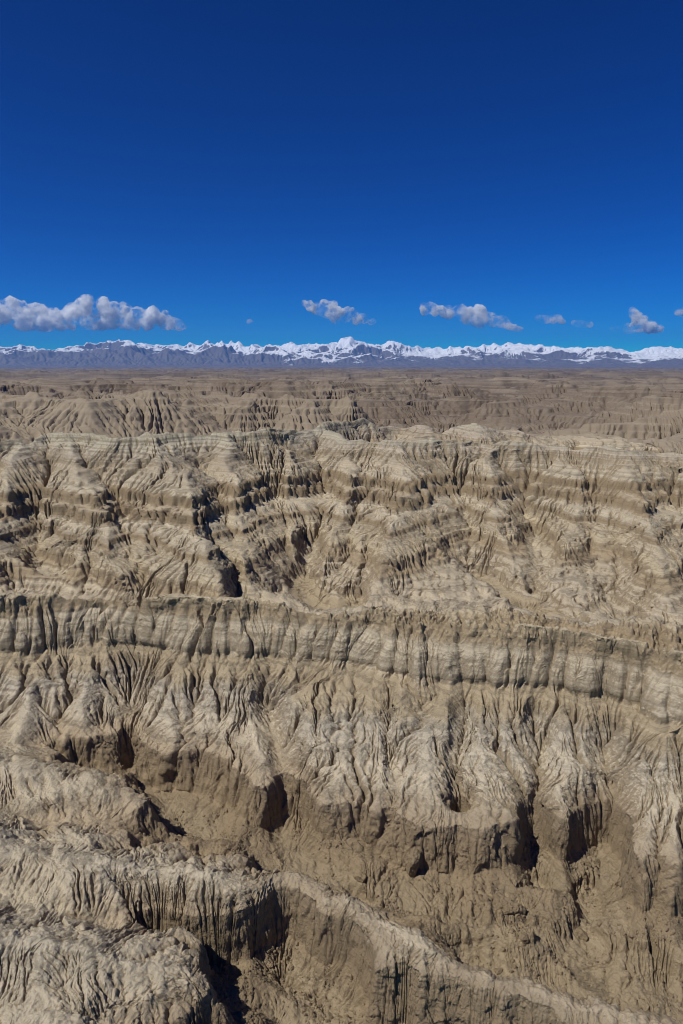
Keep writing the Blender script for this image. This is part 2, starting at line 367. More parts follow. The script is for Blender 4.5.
# ------------------------------------------------------------------ final mesh rows, denser where the ground is steep
NA, NR = 2 * len(a1) - 1, 1350
NSIM = len(r1)
rfar = R1 * np.exp(np.linspace(0, math.log(56000 / R1), 200))[1:]
def finish(x, y, zeta, low=None, want_strata=False):
    """zeta -> final z with wandering, uneven strata"""
    r = np.hypot(x, y)
    off = 1.3 * fbm(x / 60, y / 60, 2, 131) + .4 * noise(x / 9, y / 9, 141)
    off = off * np.clip(r / 350, .6, 1.1)
    crisp = np.clip(1.0 + .4 * fbm(x / 45, y / 45, 2, 151), .3, 1)
    if low is None: low = zeta
    dev = zeta - low
    zl = to_z(low)
    # the row of rounded buttresses along the middle ridge
    d, _, s_ = seg_dist(x, y, RIDGES[0][1])
    hood = sstep(-187, -181, zl) * (1 - sstep(-158, -152, zl)) * in_front(x, y) * (d < 60)
    sw = s_ + 9 * noise(x / 31, y / 31, 401) + 2.0 * noise(x / 9, y / 9, 402)
    ph = 83.0 * np.log(8.0 + 8.0 * np.clip(sw, 0, 900) / 664.0); cell_ = np.floor(ph); ww = .5 + .5 * np.abs(np.sin(ph * np.pi)) ** .5
    hgt = (hash2(cell_.astype(np.int64), cell_.astype(np.int64) * 0, 77) & np.uint32(255)).astype(np.float32) / 255
    col = np.abs(np.sin(ph * np.pi)) ** .55
    hg2 = (hash2(np.floor(ph + .5).astype(np.int64), cell_.astype(np.int64) * 0, 78) & np.uint32(255)).astype(np.float32) / 255
    low = low - hood * ((1.9 + 2.8 * hg2) * (1 - col) + 2.0 * (hgt - .5) * col + .7 * fbm(x / 7, y / 7, 2, 405))
    crease = 1 - np.minimum(1, np.abs(noise(x / 8.5, y / 8.5, 403)) * 2.4)
    band2 = sstep(-133, -130, zl) * (1 - sstep(-112, -109, zl)) * (r > 470)
    low = low - band2 * 2.6 * crease
    cap = sstep(-160, -157, zl) * (1 - sstep(-150.5, -149, zl)) * (r < 520)
    low = low - cap * (.2 + .8 * sstep(-30, 60, x)) * (1 - np.minimum(1, np.abs(noise(x / 4.5, y / 4.5, 404)) * 2.4))
    cliff = sstep(-237, -233, zl) * (1 - sstep(-213, -209, zl)) * (r < 470)
    c = .42 - .32 * hood - .24 * cliff - .2 * band2
    k_dev = (1 - c) * (1 - .7 * hood) * (1 - .6 * cliff)
    zz = to_z(low + c * dev + off) - off + k_dev * dev
    lin = np.interp(-(zeta), [-400, 120, 150, 260, 500], [400, -118, -150, -285, -500])
    # thin ledges
    b = (zz + off) / 4.3; fb = b - np.floor(b); led = np.clip(.8 + .8 * fbm(x / 55, y / 55, 2, 155), 0, 1) * (1 - hood)
    zz = zz + (sstep(.3, .7, fb) - fb) * 4.3 * .6 * led * sstep(430, 520, r)
    # far country has thinner, repeating beds of its own
    nb_ = .4 * noise(x / 900, y / 900, 161)
    t = (zeta * 1.25 + 37.5) / 11 + nb_; fr = t - np.floor(t)
    fz = (np.floor(t) + sstep(.3, .6, fr) * .6 + fr * .4 - nb_) * 11
    k = sstep(950, 1200, r)
    near = zz * crisp + lin * (1 - crisp)
    z = (near * (1 - k) + fz * k).astype(np.float32)
    if want_strata: return z, (z + off * (1 - k)).astype(np.float32), hood, cliff
    return z
h1 = h1 - (.22 * r1[:, None] * S * np.clip(np.log2(A1 / ((r1[:, None] * S) ** 2 * 14)), 0, 4)).astype(np.float32) 
low1 = blur2(h1, 4)
h1f = finish(x1, y1, h1, low1)
log('strata')
# weights along each column
lr = np.log(r1)
dzr = np.abs(np.diff(h1f, axis=0)) / r1[:-1, None]
elev = np.maximum.accumulate(h1f / np.hypot(x1, y1), axis=0)
wgt = np.interp(r1[:-1], [150, 420, 900, 2500, 6500], [.5, .45, .38, .32, .16])[:, None] * S + .3 * dzr + 1.3 * np.diff(elev, axis=0)
wgt = blur(blur(blur(wgt.astype(np.float32), 10, 1), 10, 1), 3, 0)
cum = np.vstack([np.zeros((1, wgt.shape[1])), np.cumsum(wgt, axis=0)]); cum /= cum[-1]
tgt = np.linspace(0, 1, NR)
ca = np.linspace(0, len(a1) - 1, NA)
rowpos = np.empty((NR, len(a1)), np.float32)
for j in range(len(a1)): rowpos[:, j] = np.interp(tgt, cum[:, j], np.arange(NSIM))
rowpos = blur(blur(rowpos, 8, 1), 8, 1)
c0 = np.minimum(ca.astype(int), len(a1) - 2); cf = (ca - c0).astype(np.float32)
rp = rowpos[:, c0] * (1 - cf) + rowpos[:, c0 + 1] * cf
def samp(G):
    i = np.clip(rp.astype(int), 0, NSIM - 2); f = rp - i
    f = f.astype(np.float32)
    cc = np.broadcast_to(c0[None], i.shape)
    g = (G[i, cc] * (1 - f) + G[i + 1, cc] * f) * (1 - cf) + (G[i, cc + 1] * (1 - f) + G[i + 1, cc + 1] * f) * cf
    return g
zeta = samp(blur(blur(h1, 1, 0), 1, 1) * .5 + h1 * .5); low = samp(low1)
ri = rp * 2; ci = np.broadcast_to(ca[None] * 2, rp.shape)
i_ = np.clip(ri.astype(int), 0, nf - 2); j_ = np.clip(ci.astype(int), 0, cfn - 2); fi = np.clip(ri - i_, 0, 1).astype(np.float32); fj = (ci - j_).astype(np.float32)
zfine = (hfine[i_, j_] * (1 - fi) + hfine[i_ + 1, j_] * fi) * (1 - fj) + (hfine[i_, j_ + 1] * (1 - fi) + hfine[i_ + 1, j_ + 1] * fi) * fj
kb = 1 - sstep(2250, 2550, R0 * np.exp(rp / (NSIM - 1) * LR))
zeta = zfine * kb + zeta * (1 - kb)
i = np.clip(rp.round().astype(int), 0, NSIM - 1); reg = reg1[i, np.clip(ca.round().astype(int), 0, len(a1) - 1)[None]]
rad = R0 * np.exp(rp / (NSIM - 1) * LR); ang = np.broadcast_to(np.linspace(-AZ, AZ, NA)[None], rad.shape)
X, Y = warp(ang, np.log(rad / R0)); X = X.astype(np.float64); Y = Y.astype(np.float64); rad = np.hypot(X, Y)
# small lumps the erosion grid cannot hold
lump = np.clip(rad / 300, .5, 1.4)
kn = 1 - sstep(430, 520, rad)
bil = 1.0 * np.abs(noise(X / 3.9, Y / 3.9, 171)) + .7 * np.abs(noise(X / 1.9, Y / 1.9, 172)) + .18 * noise(X / .8, Y / .8, 173)
bil2 = .7 * np.abs(noise(X / 6.5, Y / 6.5, 174)) + .4 * np.abs(noise(X / 3.1, Y / 3.1, 175))
zeta = zeta + (bil * kn + bil2 * (1 - kn) * (rad < 1100)).astype(np.float32)
Z, strata, hood, cliff = finish(X, Y, zeta, low, True)
log('mesh heights', Z.shape)
# the far plain, continuing the same rows
xf, yf = (rfar[:, None] * np.sin(np.linspace(-AZ, AZ, NA))[None]), (rfar[:, None] * np.cos(np.linspace(-AZ, AZ, NA))[None])
hb, _ = base(xf, yf)
kf = sstep(6500, 9000, rfar)[:, None]
zf = finish(xf, yf, hb)
edge_corr = (Z[-1] - zf[0])[None] * (1 - sstep(0, 1, (rfar - R1) / 1500)[:, None])
zf = zf + edge_corr
X = np.vstack([X, xf]); Y = np.vstack([Y, yf]); Z = np.vstack([Z, zf]).astype(np.float64)
reg = np.vstack([reg, np.full(xf.shape, 6, np.int8)]); strata = np.vstack([strata, zf]); hood = np.vstack([hood, np.zeros(xf.shape)]); cliff = np.vstack([cliff, np.zeros(xf.shape)])
reg = np.where((reg == 5) & (np.hypot(X, Y) > 5200), 6, reg)

def normals(X, Y, Z):
    P = np.stack([X, Y, Z], -1)
    du = np.gradient(P, axis=1); dv = np.gradient(P, axis=0)
    n = np.cross(du, dv); n /= np.linalg.norm(n, axis=-1, keepdims=True) + 1e-12
    n[n[..., 2] < 0] *= -1
    return n
n = normals(X, Y, Z)
R = np.hypot(X, Y)
# rough cliff faces: push the steep rock in and out so that ledges, slots and overhangs have real depth
steep = sstep(.25, .75, 1 - n[..., 2]) * (R < 1100)
nb = np.stack([blur(blur(n[..., c].astype(np.float32), 2, 0), 2, 1) for c in range(3)], -1); nb = np.stack([blur(blur(nb[..., c].astype(np.float32), 4, 0), 4, 1) for c in range(3)], -1)
rough = .8 * noise3(X / 4.2, Y / 4.2, Z / 9.0, 201) + .28 * noise3(X / 1.7, Y / 1.7, Z / 3.2, 202) + .35 * noise(Z / 1.1 + .3 * noise(X / 8, Y / 8, 9), X / 40, 203)
def block(sx, sz, seed):
    wx = X + 1.2 * noise(X / 6, Z / 6, seed); wy = Y + 1.2 * noise(Y / 6, Z / 6, seed + 1); k = np.floor(Z / sz + .25 * noise(X / 15, Y / 15, seed + 2))
    jx = (k * .37 * sx) % sx
    return (hash2(np.floor((wx + jx) / sx).astype(np.int64) * 131 + k.astype(np.int64) * 7, np.floor((wy - jx) / sx).astype(np.int64), seed) & np.uint32(1023)).astype(np.float32) / 512 - 1
rough = rough * .55 + 1.9 * blur(block(7.5, 15.0, 501), 1, 1) + .9 * block(3.4, 5.0, 502) + .4 * block(1.7, 2.2, 503)
sc_ = np.clip(R / 330, .7, 1.8)
push = steep * rough * .9 * sc_
under = hood * (2.4 * np.exp(-((strata + 180.6) / 1.9) ** 2) - 1.3 * np.exp(-((strata + 176) / 3.0) ** 2) + 1.0 * np.exp(-((strata + 160.5) / 2.5) ** 2)) + .8 * np.exp(-((strata + 157.3) / .9) ** 2) * steep * (R < 520)
under = under + steep * (R > 470) * (R < 1000) * (1.6 * np.exp(-((strata + 129.5) / 1.5) ** 2) + 1.3 * np.exp(-((strata + 118.5) / 1.2) ** 2) + .9 * np.exp(-((strata + 141.5) / 1.0) ** 2))
push = push * (1 - .6 * hood) - under
hx = nb[..., 0]; hy = nb[..., 1]
X = X + hx * push; Y = Y + hy * push; Z = Z + n[..., 2] * push * .3
n = normals(X, Y, Z)
log('normals')

# ------------------------------------------------------------------ materials
def mat(name):
    m = bpy.data.materials.new(name); m.use_nodes = True; m.node_tree.nodes.clear()
    return m, m.node_tree.nodes, m.node_tree.links
def ramp(nd, stops, interp='LINEAR'):
    r = nd.new('ShaderNodeValToRGB'); e = r.color_ramp; e.interpolation = interp
    while len(e.elements) > 1: e.elements.remove(e.elements[-1])
    e.elements[0].position = stops[0][0]; e.elements[0].color = (*stops[0][1], 1)
    for p, c in stops[1:]:
        k = e.elements.new(p); k.color = (*c, 1)
    return r
def math_node(nd, lk, op, a, b=None, c=None, clamp=False):
    m = nd.new('ShaderNodeMath'); m.operation = op; m.use_clamp = clamp
    for i, v in enumerate((a, b, c)):
        if v is None: continue
        if isinstance(v, (int, float)): m.inputs[i].default_value = v
        else: lk.new(v, m.inputs[i])
    return m.outputs[0]
def mix_col(nd, lk, fac, a, b, mode='MIX'):
    m = nd.new('ShaderNodeMix'); m.data_type = 'RGBA'; m.blend_type = mode
    for s, v in ((m.inputs[0], fac), (m.inputs[6], a), (m.inputs[7], b)):
        if isinstance(v, (int, float)): s.default_value = v
        elif isinstance(v, tuple): s.default_value = (*v, 1)
        else: lk.new(v, s)
    return m.outputs[2]
def tex_noise(nd, lk, vec, scale, detail=4, rough=.55):
    t = nd.new('ShaderNodeTexNoise'); t.inputs['Scale'].default_value = scale; t.inputs['Detail'].default_value = detail; t.inputs['Roughness'].default_value = rough
    lk.new(vec, t.inputs['Vector']); return t.outputs['Fac']

def earth_material(name, far=False):
    m, nd, lk = mat(name)
    out = nd.new('ShaderNodeOutputMaterial'); p = nd.new('ShaderNodeBsdfPrincipled')
    p.inputs['Roughness'].default_value = .95; p.inputs['Specular IOR Level'].default_value = .12
    geo = nd.new('ShaderNodeNewGeometry'); pos = geo.outputs['Position']
    sep = nd.new('ShaderNodeSeparateXYZ'); lk.new(pos, sep.inputs[0])
    nw = tex_noise(nd, lk, pos, .02 if not far else .0012, 3)
    atn = nd.new('ShaderNodeAttribute'); atn.attribute_name = 'strata'
    z = math_node(nd, lk, 'ADD', atn.outputs['Fac'], math_node(nd, lk, 'MULTIPLY_ADD', tex_noise(nd, lk, pos, .22, 4), 2.4, -1.2))
    f = math_node(nd, lk, 'DIVIDE', math_node(nd, lk, 'ADD', z, 300.0), 260.0)       # -300..-40 -> 0..1
    def q(zz): return (zz + 300) / 260
    pale = (.43, .363, .262); grey = (.405, .35, .268); tan = (.345, .275, .18); brown = (.24, .18, .112); och = (.30, .23, .145); green = (.37, .33, .25)
    rp_ = ramp(nd, [(0, (.275, .215, .138)), (q(-237), (.275, .215, .138)), (q(-233), brown), (q(-217), brown), (q(-211), (.33, .26, .175)), (q(-205), pale), (q(-192), grey),
                    (q(-188), tan), (q(-179.5), tan), (q(-178.5), (.39, .325, .235)), (q(-162), (.40, .335, .24)), (q(-158), och), (q(-152), tan), (q(-150), (.41, .34, .23)), (q(-147), (.40, .33, .23)), (q(-142.5), (.36, .3, .21)), (q(-141.5), (.27, .205, .13)), (q(-138.5), (.27, .205, .13)), (q(-137), pale),
                    (q(-131), pale), (q(-130), (.25, .185, .115)), (q(-123.5), (.25, .185, .115)), (q(-122.5), (.36, .29, .2)), (q(-119.5), (.36, .29, .2)), (q(-118.5), (.24, .18, .11)), (q(-112.5), (.25, .185, .115)), (q(-111), pale), (q(-96), (.34, .28, .20)), (q(-92), (.37, .31, .235)), (q(-79), green), (q(-70), (.37, .325, .24)), (1.0, pale)])
    lk.new(f, rp_.inputs[0])
    # thin bedding inside the layers
    mp = nd.new('ShaderNodeMapping'); mp.inputs['Scale'].default_value = (.004, .004, .7); cxy = nd.new('ShaderNodeCombineXYZ'); lk.new(sep.outputs['X'], cxy.inputs[0]); lk.new(sep.outputs['Y'], cxy.inputs[1]); lk.new(atn.outputs['Fac'], cxy.inputs[2]); lk.new(cxy.outputs[0], mp.inputs[0])
    bed = tex_noise(nd, lk, mp.outputs[0], 1.0, 4, .6)
    patch = tex_noise(nd, lk, pos, .06 if not far else .004, 5, .6)
    grain = tex_noise(nd, lk, pos, 1.3 if not far else .03, 4, .65)
    v = math_node(nd, lk, 'ADD', math_node(nd, lk, 'MULTIPLY_ADD', bed, 1.1, -.55), math_node(nd, lk, 'MULTIPLY_ADD', patch, .36, -.18))
    v = math_node(nd, lk, 'ADD', v, math_node(nd, lk, 'MULTIPLY_ADD', grain, .3, -.15))
    l1 = nd.new('ShaderNodeTexNoise'); l1.noise_dimensions = '1D'; l1.inputs['Scale'].default_value = .42; l1.inputs['Detail'].default_value = 3; l1.inputs['Roughness'].default_value = .7; lk.new(z, l1.inputs['W'])
    lr_ = ramp(nd, [(.40, (0, 0, 0)), (.47, (1, 1, 1))]); lk.new(l1.outputs['Fac'], lr_.inputs[0])
    v = math_node(nd, lk, 'ADD', v, math_node(nd, lk, 'MULTIPLY_ADD', lr_.outputs[0], .26, .80))
    cmb = nd.new('ShaderNodeCombineXYZ')
    for i in range(3): lk.new(v, cmb.inputs[i])
    col = mix_col(nd, lk, 1.0, rp_.outputs[0], cmb.outputs[0], 'MULTIPLY')
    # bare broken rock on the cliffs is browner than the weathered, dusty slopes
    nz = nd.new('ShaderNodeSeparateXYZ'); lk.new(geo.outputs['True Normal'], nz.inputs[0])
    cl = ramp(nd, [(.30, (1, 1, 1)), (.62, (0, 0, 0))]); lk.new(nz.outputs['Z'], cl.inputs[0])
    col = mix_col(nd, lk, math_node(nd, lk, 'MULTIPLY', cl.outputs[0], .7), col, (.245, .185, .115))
    lk.new(col, p.inputs['Base Color'])
    if not far:
        b = nd.new('ShaderNodeBump'); b.inputs['Strength'].default_value = .9; b.inputs['Distance'].default_value = .9
        tr_ = nd.new('ShaderNodeTexNoise'); tr_.noise_type = 'RIDGED_MULTIFRACTAL'; tr_.inputs['Scale'].default_value = .42; tr_.inputs['Detail'].default_value = 4; tr_.inputs['Roughness'].default_value = .6; lk.new(pos, tr_.inputs['Vector'])
        hb_ = math_node(nd, lk, 'ADD', tex_noise(nd, lk, pos, 1.1, 6, .65), math_node(nd, lk, 'MULTIPLY', bed, .5))
        hb_ = math_node(nd, lk, 'SUBTRACT', hb_, math_node(nd, lk, 'MULTIPLY', tr_.outputs['Fac'], .55))
        lk.new(hb_, b.inputs['Height']); lk.new(b.outputs[0], p.inputs['Normal'])
    lk.new(p.outputs[0], out.inputs['Surface'])
    return m
M_EARTH = earth_material('weathered_silt')

def far_material(name, k, sc, zs):
    m, nd, lk = mat(name)
    out = nd.new('ShaderNodeOutputMaterial'); p = nd.new('ShaderNodeBsdfPrincipled')
    p.inputs['Roughness'].default_value = .95; p.inputs['Specular IOR Level'].default_value = .1
    geo = nd.new('ShaderNodeNewGeometry'); pos = geo.outputs['Position']
    a = tex_noise(nd, lk, pos, .0015 * sc, 5, .6); b = tex_noise(nd, lk, pos, .012 * sc, 5, .6)
    mp = nd.new('ShaderNodeMapping'); mp.inputs['Scale'].default_value = (.001, .001, zs); lk.new(pos, mp.inputs[0])
    bed = tex_noise(nd, lk, mp.outputs[0], 1.0, 4, .6)
    v = math_node(nd, lk, 'ADD', math_node(nd, lk, 'MULTIPLY', a, .4), math_node(nd, lk, 'MULTIPLY', bed, .6))
    r = ramp(nd, [(.40, tuple(c * k for c in (.20, .155, .122))), (.5, tuple(c * k for c in (.32, .26, .205))), (.60, tuple(c * k for c in (.42, .345, .255)))]); lk.new(v, r.inputs[0])
    c = mix_col(nd, lk, math_node(nd, lk, 'MULTIPLY', b, .35), r.outputs[0], (.21, .155, .11))
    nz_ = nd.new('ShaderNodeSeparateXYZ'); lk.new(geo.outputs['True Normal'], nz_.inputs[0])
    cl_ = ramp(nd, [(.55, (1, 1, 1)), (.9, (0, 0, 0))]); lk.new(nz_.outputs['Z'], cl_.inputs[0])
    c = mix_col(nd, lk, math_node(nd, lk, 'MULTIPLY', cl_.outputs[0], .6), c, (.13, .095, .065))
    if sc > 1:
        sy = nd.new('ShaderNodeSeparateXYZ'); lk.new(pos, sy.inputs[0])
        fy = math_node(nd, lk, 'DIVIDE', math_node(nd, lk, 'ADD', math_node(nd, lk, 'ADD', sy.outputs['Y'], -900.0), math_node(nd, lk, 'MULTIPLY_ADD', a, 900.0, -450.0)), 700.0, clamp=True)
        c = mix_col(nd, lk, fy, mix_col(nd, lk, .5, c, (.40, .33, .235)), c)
    lk.new(c, p.inputs['Base Color']); lk.new(p.outputs[0], out.inputs['Surface'])
    return m
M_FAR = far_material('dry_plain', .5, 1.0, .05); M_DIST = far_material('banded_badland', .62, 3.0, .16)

# ------------------------------------------------------------------ terrain objects, cut where one landform meets the next
def grid_object(name, X, Y, Z, n, mask, material, label, strata=None):
    """one mesh from the grid quads where mask is set; corners keep the whole surface's normals so that neighbours meet smoothly"""
    nr, nc = X.shape
    ii, jj = np.nonzero(mask)
    v00 = ii * nc + jj
    quads = np.stack([v00, v00 + 1, v00 + nc + 1, v00 + nc], -1)
    used, inv = np.unique(quads.ravel(), return_inverse=True)
    quads = inv.reshape(-1, 4).astype(np.int32)
    me = bpy.data.meshes.new(name)
    me.vertices.add(len(used)); me.vertices.foreach_set('co', np.stack([X.ravel()[used], Y.ravel()[used], Z.ravel()[used]], -1).astype(np.float32).ravel())
    me.loops.add(quads.size); me.loops.foreach_set('vertex_index', quads.ravel())
    me.polygons.add(len(quads)); me.polygons.foreach_set('loop_start', np.arange(0, quads.size, 4, dtype=np.int32))
    me.polygons.foreach_set('use_smooth', np.ones(len(quads), bool))
    me.update(calc_edges=True)
    if strata is not None:
        at = me.attributes.new('strata', 'FLOAT', 'POINT'); at.data.foreach_set('value', strata.ravel()[used].astype(np.float32))
    me.materials.append(material)
    ob = bpy.data.objects.new(name, me); COL.objects.link(ob)
    ob['kind'] = 'structure'; ob['label'] = label
    return ob
rq = reg[:-1, :-1]
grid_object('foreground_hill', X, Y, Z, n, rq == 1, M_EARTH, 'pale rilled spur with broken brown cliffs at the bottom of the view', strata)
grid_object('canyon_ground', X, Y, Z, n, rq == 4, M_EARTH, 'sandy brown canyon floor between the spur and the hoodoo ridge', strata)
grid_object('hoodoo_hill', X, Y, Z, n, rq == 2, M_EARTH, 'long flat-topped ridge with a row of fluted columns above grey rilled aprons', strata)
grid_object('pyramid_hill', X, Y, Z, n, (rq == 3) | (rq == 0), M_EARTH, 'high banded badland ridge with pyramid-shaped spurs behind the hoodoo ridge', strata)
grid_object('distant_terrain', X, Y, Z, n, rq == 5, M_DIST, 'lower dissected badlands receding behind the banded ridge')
grid_object('plain_terrain', X, Y, Z, n, rq == 6, M_FAR, 'wide dusty purple plain at the foot of the snow mountains')
log('terrain objects', X.shape)

# ------------------------------------------------------------------ slumped blocks and rubble in the canyon
def project(P):
    f = P[..., 1] * CP - P[..., 2] * SP; u = P[..., 1] * SP + P[..., 2] * CP
    return W / 2 + FOC * P[..., 0] / f, HGT / 2 - FOC * u / f
near = np.nonzero((R < 430).ravel())[0]
PN = np.stack([X.ravel()[near], Y.ravel()[near], Z.ravel()[near]], -1); RG = reg.ravel()[near]; NZ = n.reshape(-1, 3)[near]
PX, PY = project(PN)
def ground_at(px, py):
    c = np.nonzero((np.abs(PX - px) < 9) & (np.abs(PY - py) < 9) & (NZ[:, 2] > .6) & (PN[:, 2] < -224))[0]
    if len(c) == 0: return None
    return PN[c[np.argmin(np.hypot(PN[c, 0], PN[c, 1]))]]
def rock_mesh(name, size, seed, sub):
    import bmesh
    bm = bmesh.new(); bmesh.ops.create_icosphere(bm, subdivisions=sub, radius=1.0)
    V = np.array([v.co[:] for v in bm.verts])
    g = np.random.default_rng(seed)
    for _ in range(14):                                     # chop flat faces
        d = g.normal(0, 1, 3); d[2] *= .6; d /= np.linalg.norm(d); k = g.uniform(.55, .85)
        o = V @ d - k; V = V - np.outer(np.maximum(o, 0), d)
    V = V * np.array(size)
    V[:, 2] = np.where(V[:, 2] < 0, V[:, 2] * 2.2, V[:, 2])           # rooted deep in the slope
    a = .16 * min(size)
    V = V + (V / (np.linalg.norm(V, axis=1, keepdims=True) + 1e-6)) * (a * noise3(V[:, 0] / 2.1 + seed, V[:, 1] / 2.1, V[:, 2] / 2.1, seed) + .5 * a * noise3(V[:, 0] / .8, V[:, 1] / .8 + seed, V[:, 2] / .8, seed))[:, None]
    for v, c in zip(bm.verts, V): v.co = c
    me = bpy.data.meshes.new(name); bm.to_mesh(me); bm.free()
    at = me.attributes.new('strata', 'FLOAT', 'POINT'); at.data.foreach_set('value', np.full(len(me.vertices), -228.0, np.float32))
    me.materials.append(M_EARTH)
    return me
for k, (px, py, size, label) in enumerate((
    (512, 898, (10.0, 7.0, 6.5), 'largest slumped brown block on the canyon floor below the tallest cliff'),
    (420, 858, (6.0, 4.5, 4.5), 'brown slumped block at the foot of the central cliff'),
    (352, 868, (4.0, 3.0, 2.4), 'low brown boulder on sandy talus below the flat-faced cliff'),
    (532, 930, (2.6, 2.2, 1.9), 'small boulder just below the largest slumped block'),
    (588, 925, (3.0, 2.6, 2.0), 'brown boulder on talus beside the shadowed cleft'),
    (255, 862, (2.8, 2.4, 2.0), 'small brown boulder where the side gully opens'))):
    p = ground_at(px, py)
    if p is None: continue
    ob = bpy.data.objects.new('boulder', rock_mesh('boulder', size, 700 + k, 5)); COL.objects.link(ob)
    ob.location = (p[0], p[1], p[2] - size[2] * .05); ob.rotation_euler = (0, 0, k * 1.3)
    ob['label'] = label; ob['category'] = 'boulder'
def rubble():
    c = np.nonzero(((RG == 4) | (PN[:, 2] < -226)) & (NZ[:, 2] > .55) & (PY < 1060) & (PX > -60) & (PX < 740))[0]
    w = sstep(-.2, .6, fbm(PN[c, 0] / 14, PN[c, 1] / 14, 2, 811)) + .05; w /= w.sum()
    pick = rng.choice(c, 4200, p=w)
    t = (1 + 5 ** .5) / 2
    iv = np.array([(-1, t, 0), (1, t, 0), (-1, -t, 0), (1, -t, 0), (0, -1, t), (0, 1, t), (0, -1, -t), (0, 1, -t), (t, 0, -1), (t, 0, 1), (-t, 0, -1), (-t, 0, 1)]) / 1.9
    fc = np.array([(0, 11, 5), (0, 5, 1), (0, 1, 7), (0, 7, 10), (0, 10, 11), (1, 5, 9), (5, 11, 4), (11, 10, 2), (10, 7, 6), (7, 1, 8), (3, 9, 4), (3, 4, 2), (3, 2, 6), (3, 6, 8), (3, 8, 9), (4, 9, 5), (2, 4, 11), (6, 2, 10), (8, 6, 7), (9, 8, 1)])
    sz = np.exp(rng.normal(-1.0, .55, len(pick)))
    V = (iv[None] * rng.uniform(.6, 1.3, (len(pick), 12, 1)) * rng.uniform(.6, 1.2, (len(pick), 1, 3))) * sz[:, None, None] + PN[pick][:, None]
    F = fc[None] + (np.arange(len(pick)) * 12)[:, None, None]
    me = bpy.data.meshes.new('rubble'); me.from_pydata(V.reshape(-1, 3).tolist(), [], F.reshape(-1, 3).tolist())
    at = me.attributes.new('strata', 'FLOAT', 'POINT'); at.data.foreach_set('value', np.full(len(me.vertices), -228.0, np.float32))
    me.materials.append(M_EARTH)
    ob = bpy.data.objects.new('rubble', me); COL.objects.link(ob); ob['kind'] = 'stuff'; ob['label'] = 'scattered small brown stones on the canyon talus'
rubble()
log('rocks')

